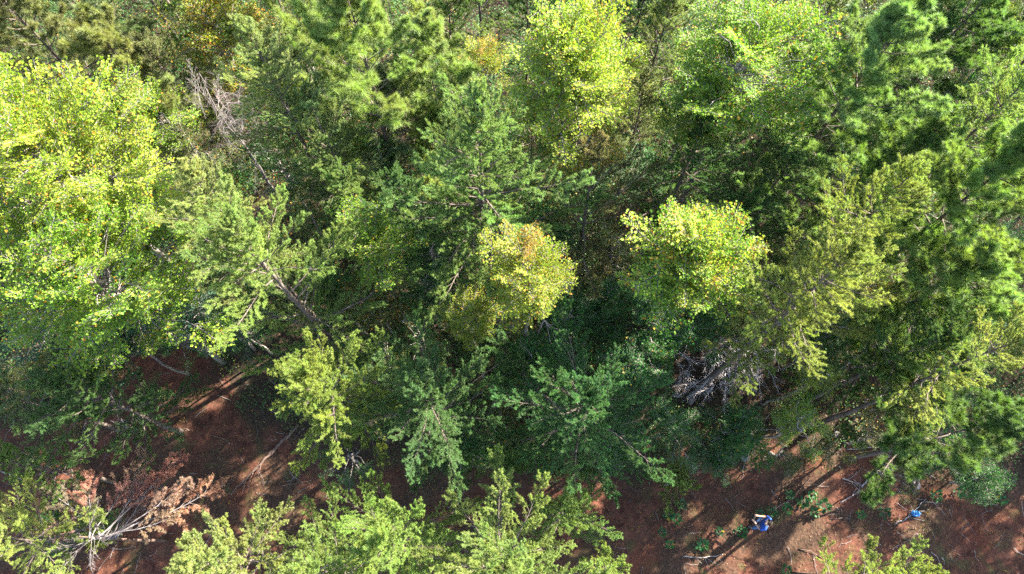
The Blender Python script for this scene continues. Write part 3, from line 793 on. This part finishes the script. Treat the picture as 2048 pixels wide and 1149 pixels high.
def withered_pine():
    rng = random.Random(12)
    c = at(182, 1078, 4.6); z0 = float(gz(c.x, c.y)) - .05
    t = thing("dead_pine", (c.x, c.y, z0), "withered pine with rusty brown needles and bare grey limbs at the lower left", "dead tree")
    P = trunk_path(rng, 5.2, wob=.03); mb = MB(); mb.tube(P, np.linspace(.06, .02, len(P)), 8, 0)
    link("trunk", mb.mesh("dead_pine_trunk", [M_ROT]), t)
    for (px, py, z) in ((105, 955, 1.6), (150, 990, 2.1), (195, 935, 1.8), (235, 955, 2.2), (300, 905, 1.5), (305, 960, 2.0), (425, 940, 1.7), (395, 985, 2.1),
                        (345, 1010, 2.3), (260, 1000, 1.2), (130, 1020, 1.2), (200, 1000, 1.3), (85, 1040, 1.5), (380, 930, 1.1), (160, 945, 1.2), (330, 955, 1.3)):
        z += 1.9; e = at(px, py, z); b = Vector((c.x, c.y, z0 + rng.uniform(3.4, 4.9)))
        d = e - b; L = d.length
        link("withered_bough", rng.choice(BROWN), t, (0, 0, b.z - z0), bough_rot(math.atan2(d.y, d.x), math.asin(d.z / L), rng.uniform(-.4, .4)), min(2.1, L / 1.85),
             (.33 * rng.uniform(.7, 1.15), .185 * rng.uniform(.85, 1.1), .135, 0))
    for i in range(14):
        link("bare_branch", rng.choice(BARE), t, (0, 0, rng.uniform(3.5, 5.)), bough_rot(rng.uniform(1.8, 6.0) if i % 3 else rng.uniform(0, 1.8), rng.uniform(-.25, .5), rng.uniform(-3, 3)), rng.uniform(.5, .95))
withered_pine()

# white dead limb below the orange-topped tree
def dead_limb():
    a, b = at(1088, 640, 6.6), at(1128, 702, 5.4)
    rng = np.random.default_rng(3); mb = MB()
    foot = np.array([a.x - .35, a.y + .5, float(gz(a.x - .3, a.y + .5)) - .05])
    A, B = np.array(a), np.array(b)
    mb.tube([foot, (foot * .4 + A * .6) + [0, .05, 0], A], [.05, .035, .022], 6, 0)
    t = thing("dead_sapling", foot, "leaning white dead sapling poking out below the orange-topped tree", "dead tree")
    for V in mb.V: V -= foot
    link("trunk", mb.mesh("sapling_trunk", [M_DEAD]), t)
    for e, w in ((B, .018), (A + [.55, -.3, -.3], .012), (A + (B - A) * .6 + [-.05, -.5, -.3], .012), (A + [.75, .1, -.1], .010)):
        q = MB(); s0 = A if w > .015 else A + (B - A) * .3 * rng.random()
        pts = np.array([s0 + (e - s0) * f + (rng.normal(0, .03, 3) if 0 < f < 1 else 0) for f in np.linspace(0, 1, 5)]) - foot
        q.tube(pts, np.linspace(w, .004, 5), 5, 0)
        link("bare_branch", q.mesh("sapling_branch", [M_DEAD]), t)
dead_limb()

def pole():
    a, b = at(1845, 985, .5), at(1914, 806, 4.6)
    foot = np.array([a.x, a.y, float(gz(a.x, a.y)) - .05]); B = np.array(b)
    t = thing("dead_pole", foot, "thin dark dead trunk leaning over the clay bank near the right edge", "dead tree")
    rng = np.random.default_rng(6); mb = MB()
    pts = np.array([(B - foot) * f + (rng.normal(0, .05, 3) if 0 < f < 1 else 0) for f in np.linspace(0, 1, 8)])
    mb.tube(pts, np.linspace(.055, .022, 8), 7, 0); link("trunk", mb.mesh("pole_trunk", [M_ROT]), t)
    r2 = random.Random(3)
    for i in range(9):
        p = pts[r2.randint(2, 7)]
        link("bare_branch", r2.choice(BARE), t, p, bough_rot(r2.uniform(0, 6.28), r2.uniform(-.4, .3), 0), r2.uniform(.25, .5))
pole()

def ground_stick(name, pts, r, label, cat, mat, group=None, lift=.05, twigs=3, seed=1):
    rng = np.random.default_rng(seed)
    W = [on_ground(*p) for p in pts]
    P = np.array([(p.x, p.y, float(gz(p.x, p.y)) + r * .7 + lift * (i % 2)) for i, p in enumerate(W)])
    t = np.linspace(0, len(P) - 1, 4 * len(P)); Q = np.stack([np.interp(t, np.arange(len(P)), P[:, k]) for k in range(3)], -1)
    Q[1:-1] += rng.normal(0, r * .5, Q[1:-1].shape) * [1, 1, .4]
    o = Q[0].copy(); mb = MB(); mb.tube(Q - o, np.linspace(r, r * .45, len(Q)), 7, 0)
    root = thing(name, o, label, cat, group)
    link("stem", mb.mesh(name + "_stem", [mat]), root)
    for i in range(twigs):
        k = rng.integers(2, len(Q) - 1); d = Q[k] - Q[k - 1]; a = math.atan2(d[1], d[0]) + rng.choice((-.8, .8)) * rng.uniform(.6, 1.2)
        L = rng.uniform(.25, .7); e = Q[k] + np.array([math.cos(a) * L, math.sin(a) * L, rng.uniform(.02, .2)])
        q = MB(); q.tube(np.array([Q[k], (Q[k] + e) / 2 + rng.normal(0, .02, 3), e]) - o, [r * .45, r * .3, .003], 5, 0)
        link("twig", q.mesh(name + "_twig", [mat]), root)

GS = "fallen wood lying on the clay"
STICKS = [
 ("fallen_log", [(598, 850), (540, 912), (478, 972)], .085, "long dark fallen log running down the clay beside the star-shaped pine", "log", M_ROT, 2),
 ("fallen_log", [(582, 866), (530, 918), (462, 990)], .055, "thinner fallen log lying parallel to the long dark log", "log", M_ROT, 3),
 ("fallen_branch", [(1693, 899), (1745, 896), (1797, 890)], .028, "pale fallen branch lying across the bank above the track", "branch", M_DEAD, 5),
 ("fallen_branch", [(1722, 975), (1745, 945), (1782, 910)], .045, "forked pale fallen branch at the foot of the bank", "branch", M_DEAD, 8),
 ("fallen_branch", [(1680, 1006), (1700, 994), (1722, 980)], .03, "short pale branch below the forked branch", "branch", M_DEAD, 3),
 ("fallen_branch", [(1684, 957), (1702, 964), (1722, 971)], .028, "short branch left of the forked pale branch", "branch", M_DEAD, 2),
 ("fallen_branch", [(1366, 1113), (1405, 1116), (1446, 1109)], .03, "pale branch lying level on the track near the bottom edge", "branch", M_DEAD, 3),
 ("fallen_branch", [(1571, 1007), (1595, 984), (1620, 957)], .03, "dark straight stick slanting above the green seedlings", "branch", M_ROT, 2),
 ("fallen_branch", [(1358, 967), (1380, 950), (1402, 928)], .025, "thin stick slanting beside the small pine sapling", "branch", M_DEAD, 2),
 ("fallen_branch", [(1788, 1096), (1810, 1084), (1832, 1068)], .03, "dark stick below the blue plastic bag", "branch", M_ROT, 2),
 ("fallen_branch", [(1788, 1048), (1808, 1040), (1826, 1024), (1850, 998)], .04, "pale curved branch with the blue plastic bag caught on it", "branch", M_DEAD, 6),
 ("fallen_branch", [(1598, 1098), (1622, 1104), (1645, 1117)], .025, "thin stick on the sunlit clay near the bottom edge", "branch", M_ROT, 2),
 ("fallen_branch", [(80, 950), (98, 938), (116, 924)], .03, "white stick beside the tip of the withered pine", "branch", M_DEAD, 3),
 ("fallen_branch", [(5, 944), (30, 952), (58, 966)], .03, "stick on the clay at the left edge", "branch", M_DEAD, 2),
 ("fallen_branch", [(560, 972), (590, 968), (625, 962)], .022, "thin dark twiggy branch right of the fallen logs", "branch", M_ROT, 3),
 ("fallen_branch", [(1900, 790), (1850, 800), (1800, 786)], .03, "pale branch lying by the rocks on the right", "branch", M_DEAD, 4),
]
for i, (nm, pts, r, lab, cat, m, tw) in enumerate(STICKS):
    ground_stick(nm, pts, r * .72, lab, cat, m, GS, twigs=tw, seed=40 + i)

# ------------------------------------------------------------------ rocks
def rock_mesh(seed):
    rng = np.random.default_rng(seed); nu, nv = 18, 12
    d = rng.normal(size=(9, 3)); d = unit(d); off = rng.uniform(.62, 1., 9)
    u = np.arange(nu) * 2 * math.pi / nu; v = np.linspace(.02, math.pi - .02, nv)
    D = np.stack([np.sin(v)[:, None] * np.cos(u), np.sin(v)[:, None] * np.sin(u), np.cos(v)[:, None] * np.ones(nu)], -1).reshape(-1, 3)
    cut = (off / np.maximum(D @ d.T, 1e-3)); r = np.minimum(1.0, np.where(D @ d.T > .05, cut, 9).min(1)) * (1 + rng.normal(0, .025, len(D)))
    V = D * r[:, None] * [1, .75, .5]
    i = np.arange(nv - 1)[:, None] * nu; j = np.arange(nu)[None]; j2 = (j + 1) % nu
    F = np.concatenate([np.stack([i + j, i + nu + j, i + j2], -1).reshape(-1, 3), np.stack([i + j2, i + nu + j, i + nu + j2], -1).reshape(-1, 3)])
    return mesh_from("rock", V, F, [M_ROCK])
RK = [rock_mesh(20 + i) for i in range(4)]
ROCKS = [(1355, 789, .36, .6, "pale rock at the left end of the brush pile, the more pointed of two"), (1384, 799, .33, .5, "rounder pale rock at the left end of the brush pile, nearer the track"),
 (1505, 752, .40, .5, "mauve-grey rock at the right end of the brush pile"), (1418, 775, .34, .5, "grey rock half buried under the middle of the brush pile"),
 (1800, 735, .55, .8, "largest pale rock among the shrubs on the right"), (1762, 795, .30, .4, "small bluish rock below the largest pale rock"),
 (1735, 803, .28, .4, "brownish rock left of the small bluish rock"), (1497, 866, .30, .2, "grey rock on the bank below the brush pile"),
 (1493, 912, .40, .2, "pale rock at the bank foot above the red streak"), (1546, 912, .34, .2, "sunlit pale rock at the bank foot, right of its neighbour"),
 (1672, 868, .26, .2, "small grey rock in the shrubs above the bank"), (1834, 968, .30, .05, "pale stone on the track near the leaning dead trunk")]
for i, (px, py, r, z, lab) in enumerate(ROCKS):
    p = at(px, py, z); g = float(gz(p.x, p.y)); p = at(px, py, g + r * .35)
    o = link("rock", RK[i % 4], None, (p.x, p.y, g + r * .12), (.1 * (i % 3), .12 * (i % 2), i * 1.3), (r * .68, r * (.48 + .08 * (i % 4)), r * .7))
    tag(o, lab, "rock", "pale rocks along the bank")

# ------------------------------------------------------------------ seedlings
def seedling_mesh(seed):
    rng = np.random.default_rng(seed); mb = MB(); n = 26
    mb.tube([(0, 0, -.05), (.01, 0, .12), (0, .02, .24)], [.008, .006, .004], 4, 1)
    a = np.arange(n) * 2.4 + rng.uniform(-.3, .3, n); el = rng.uniform(-.1, .8, n)
    D = np.stack([np.cos(a) * np.cos(el), np.sin(a) * np.cos(el), np.sin(el)], -1)
    P = np.array([0, 0, .1]) + D * rng.uniform(.03, .16, (n, 1)) + np.stack([0 * a, 0 * a, rng.uniform(0, .14, n)], -1)
    up = unit(np.array([[0, 0, 1.]]) + rng.normal(0, .3, (n, 3))); Y = unit(np.cross(up, D)); Z = np.cross(D, Y); s_ = rng.uniform(.08, .15, n)[:, None, None]
    V = P[:, None] + s_ * (LV[None, :, :1] * D[:, None] + LV[None, :, 1:2] * Y[:, None] + LV[None, :, 2:] * Z[:, None])
    mb.add(V.reshape(-1, 3), (LF[None] + 7 * np.arange(n)[:, None, None]).reshape(-1, 3), 0, np.repeat(rng.random(n), 6), np.repeat(rng.random(n), 6))
    return mb.mesh("seedling", [M_LEAF, M_GREYBARK])
SD = [seedling_mesh(60 + i) for i in range(4)]
SEEDL = [(1516, 1028, 1., "dark green seedling just above the person, left of two"), (1541, 1024, 1., "bluish seedling just above the person, right of two"),
 (1571, 1020, 1.1, "dark green seedling right of the bluish one above the person"), (1574, 991, 1., "seedling at the foot of the dark straight stick"),
 (1601, 1006, 1.3, "bushy seedling at the left of the seedling cluster"), (1620, 994, 1.1, "topmost seedling of the cluster above the sunlit patch"),
 (1640, 1013, 1.4, "largest seedling of the cluster above the sunlit patch"), (1625, 1025, 1., "lowest seedling of the cluster above the sunlit patch"),
 (1717, 1030, 1., "lone seedling left of the blue plastic bag"), (1762, 1026, 1.1, "seedling close to the left of the blue plastic bag"),
 (1866, 992, 1.2, "dark seedling above the blue plastic bag"), (1402, 1091, 1.2, "lone dark seedling on the left of the track near the bottom edge"),
 (1436, 1064, 1., "small seedling left of the person"), (1479, 1064, 1.2, "seedling with reddish soil around it, close left of the person"),
 (1338, 1090, .9, "small seedling beside the pine at the bottom edge"), (1322, 1066, .9, "faint seedling at the left margin of the track"),
 (1335, 1030, 1.2, "leafy seedling left of the track below the small pine sapling"), (1352, 1040, 1., "second leafy seedling below the small pine sapling"),
 (1567, 1141, 1.1, "seedling at the bottom edge of the track"), (1914, 985, 1.3, "dark seedling below the low shrub on the right"), (1995, 1000, 1.2, "dark seedling at the right edge of the track"),
 (1360, 1010, 1., "seedling directly below the small pine sapling"), (285, 830, 1.5, "yellow-green seedling in the upper clearing"), (330, 790, 1.1, "tiny seedling in the shade of the upper clearing")]
for i, (px, py, k, lab) in enumerate(SEEDL):
    p = on_ground(px, py)
    o = link("seedling", SD[i % 4], None, p, (0, 0, i * 1.1), .92 * k, (.03, .085 + .015 * (i % 3), .03, .02) if px > 400 else (.16, .2, .04, .05))
    tag(o, lab, "seedling", "green seedlings on the clay")

# ------------------------------------------------------------------ person
def skin_mesh(name, verts, edges, radii, mat, root=0, sub=2):
    import bmesh
    bm = bmesh.new(); lay = bm.verts.layers.skin.verify()
    vs_ = []
    for i, (c, r) in enumerate(zip(verts, radii)):
        v = bm.verts.new(c); v[lay].radius = (r, r) if isinstance(r, float) else r; v[lay].use_root = (i == root); vs_.append(v)
    for a, b in edges: bm.edges.new((vs_[a], vs_[b]))
    me = bpy.data.meshes.new(name + "_skeleton"); bm.to_mesh(me); bm.free()
    o = bpy.data.objects.new(name + "_skeleton", me); col.objects.link(o)
    o.modifiers.new("skin", 'SKIN').use_smooth_shade = True
    m = o.modifiers.new("sub", 'SUBSURF'); m.levels = m.render_levels = sub
    dg = bpy.context.evaluated_depsgraph_get()
    out = bpy.data.meshes.new_from_object(o.evaluated_get(dg)); out.name = name
    bpy.data.objects.remove(o); bpy.data.meshes.remove(me)
    out.materials.clear(); out.materials.append(mat)
    return out

def person():
    SK = plain("skin", (.36, .21, .15), .5, .04); SH = plain("blue_cloth", (.008, .050, .27), .85, .2)  # skin and shirt colours darkened to stand for shade on the person
    JE = plain("denim", (.035, .085, .20), .85, .15, 60.); HA = plain("dark_hair", (.025, .016, .012), .6, .2, 90.); SHO = plain("shoe_canvas", (.06, .05, .05), .7)
    hp = at(1541, 1047, 1.65); z0 = float(gz(hp.x, hp.y))
    t = thing("person", (hp.x, hp.y, z0), "person in a blue shirt and jeans standing on the clay track holding a controller", "person", None, R_(56))
    V = [(0, 0, .95), (0, .0, 1.12), (0, .01, 1.30), (0, .0, 1.42), (0, .015, 1.50), (0, .035, 1.58), (0, .045, 1.66), (0, .03, 1.735)]
    E = [(0, 1), (1, 2), (2, 3), (3, 4), (4, 5), (5, 6), (6, 7)]
    Rr = [(.15, .11), (.14, .10), (.16, .11), (.12, .085), .058, .078, .092, .06]
    def chain(start, pts, rr):
        p = start
        for c, r in zip(pts, rr): V.append(c); Rr.append(r); E.append((p, len(V) - 1)); p = len(V) - 1
        return p
    for s in (-1, 1):
        wst = chain(3, [(s * .17, 0, 1.42), (s * .24, .04, 1.16), (s * .13, .27, 1.10), (s * .115, .33, 1.105)], [.058, .044, .032, .036])
        for k, (dx, l) in enumerate(((-.028, .06), (-.010, .072), (.009, .068), (.026, .055))):
            chain(wst, [(s * (.108 + dx * .4), .37, 1.115 + dx), (s * (.085 + dx * .1), .37 + l * .45, 1.11 + dx), (s * .062, .37 + l * .35, 1.10 + dx)], [.011, .010, .008])
        chain(wst, [(s * .085, .345, 1.15), (s * .06, .37, 1.165)], [.012, .009])
        chain(0, [(s * .09, 0, .86), (s * .11, .02, .50), (s * .12, -.01, .10), (s * .125, .05, .045), (s * .13, .15, .035)], [.095, .062, .042, .045, .034])
    link("body", skin_mesh("person_body", V, E, Rr, SK), t)
    n_arm = lambda s: [(s * .17, 0, 1.42), (s * .225, .03, 1.22)]
    SV = [(0, 0, .90), (0, .0, 1.12), (0, .01, 1.30), (0, .0, 1.43), (0, .01, 1.475)]; SE = [(0, 1), (1, 2), (2, 3), (3, 4)]; SR = [(.18, .135), (.165, .125), (.185, .135), (.135, .10), .07]
    for s in (-1, 1):
        i = len(SV); SV += [(s * .19, 0, 1.415), (s * .245, .035, 1.19)]; SR += [.080, .066]; SE += [(3, i), (i, i + 1)]
    link("shirt", skin_mesh("blue_shirt", SV, SE, SR, SH, 0), t)
    JV = [(0, 0, .95)]; JR = [(.17, .125)]; JEg = []
    for s in (-1, 1):
        i = len(JV); JV += [(s * .09, 0, .84), (s * .11, .02, .50), (s * .12, -.01, .10)]; JR += [.105, .080, .068]; JEg += [(0, i), (i, i + 1), (i + 1, i + 2)]
    link("jeans", skin_mesh("jeans", JV, JEg, JR, JE), t)
    link("hair", skin_mesh("hair", [(0, -.015, 1.60), (0, .0, 1.70), (0, .025, 1.755), (0, .07, 1.745)], [(0, 1), (1, 2), (2, 3)], [.075, .098, .085, .05], HA, 1), t)
    link("nose", skin_mesh("nose", [(0, .125, 1.655), (0, .14, 1.635)], [(0, 1)], [.010, .013], SK), t)
    for s in (-1, 1):
        link("eye", skin_mesh("eye", [(s * .032, .115, 1.665), (s * .032, .122, 1.665)], [(0, 1)], [.011, .010], HA), t)
        link("ear", skin_mesh("ear", [(s * .088, .035, 1.675), (s * .09, .035, 1.64)], [(0, 1)], [.014, .012], SK), t)
        link("shoe", skin_mesh("shoe", [(s * .12, -.03, .05), (s * .125, .06, .05), (s * .13, .17, .04)], [(0, 1), (1, 2)], [.055, .052, .045], SHO), t)
    # the controller in the hands
    BK = plain("black_plastic", (.02, .018, .02), .45)
    import bmesh
    def box(w, d, h, bev):
        bm = bmesh.new(); bmesh.ops.create_cube(bm, size=1)
        bmesh.ops.scale(bm, vec=(w, d, h), verts=bm.verts); bmesh.ops.bevel(bm, geom=bm.edges[:], offset=bev, segments=2, affect='EDGES')
        me = bpy.data.meshes.new("controller_shell"); bm.to_mesh(me); bm.free(); return me
    rot = Euler((0, 0, R_(56))).to_matrix()
    c = Vector((hp.x, hp.y, z0)) + rot @ Vector((0, .375, 1.12))
    k = thing("remote_controller", c, "small black controller held in both hands of the person", "controller", None, R_(56))
    for nm, sz, lo in (("housing", (.17, .10, .04, .012), (0, 0, 0)), ("screen", (.14, .008, .075, .003), (0, .055, .045))):
        me = box(*sz); me.materials.append(BK); link(nm, me, k, lo, (R_(25), 0, 0))
    for s in (-1, 1):
        mb = MB(); mb.tube([(s * .05, -.01, .018), (s * .05, -.01, .045)], [.006, .009], 8, 0); link("stick", mb.mesh("control_stick", [BK]), k)
        mb = MB(); mb.tube([(s * .06, .05, .01), (s * .075, .14, .06)], [.008, .007], 8, 0); link("antenna", mb.mesh("antenna", [BK]), k)
person()

def bag():
    rng = np.random.default_rng(5); nu, nv = 40, 24
    u = np.arange(nu) * 2 * math.pi / nu; v = np.linspace(.05, math.pi - .05, nv)
    D = np.stack([np.sin(v)[:, None] * np.cos(u), np.sin(v)[:, None] * np.sin(u), np.cos(v)[:, None] * np.ones(nu)], -1).reshape(-1, 3)
    r = np.ones(len(D))
    for _ in range(14):
        d = unit(rng.normal(size=3)); r += .15 * np.abs(np.sin((D @ d) * rng.uniform(3, 8) + rng.uniform(0, 6))) - .085
    V = D * r[:, None] * [.13, .085, .07]
    i = np.arange(nv - 1)[:, None] * nu; j = np.arange(nu)[None]; j2 = (j + 1) % nu
    F = np.concatenate([np.stack([i + j, i + nu + j, i + j2], -1).reshape(-1, 3), np.stack([i + j2, i + nu + j, i + nu + j2], -1).reshape(-1, 3)])
    m = plain("blue_plastic", (.012, .14, .36), .4, .1)
    p = on_ground(1829, 1028); g = float(gz(p.x, p.y))
    t = thing("plastic_bag", (p.x, p.y, g), "crumpled bright blue plastic bag caught on a pale branch on the track", "plastic bag")
    link("bag_body", mesh_from("bag_body", V, F, [m]), t, (0, 0, .10))
    for s in (-1, 1):
        mb = MB(); a = np.linspace(0, math.pi, 9)
        mb.tube(np.stack([.10 * np.cos(a) - .10, np.full(9, s * .05) + .03 * np.sin(a) * s, .12 + .10 * np.sin(a)], -1), .012, 5, 0)
        link("handle", mb.mesh("bag_handle", [m]), t)
bag()
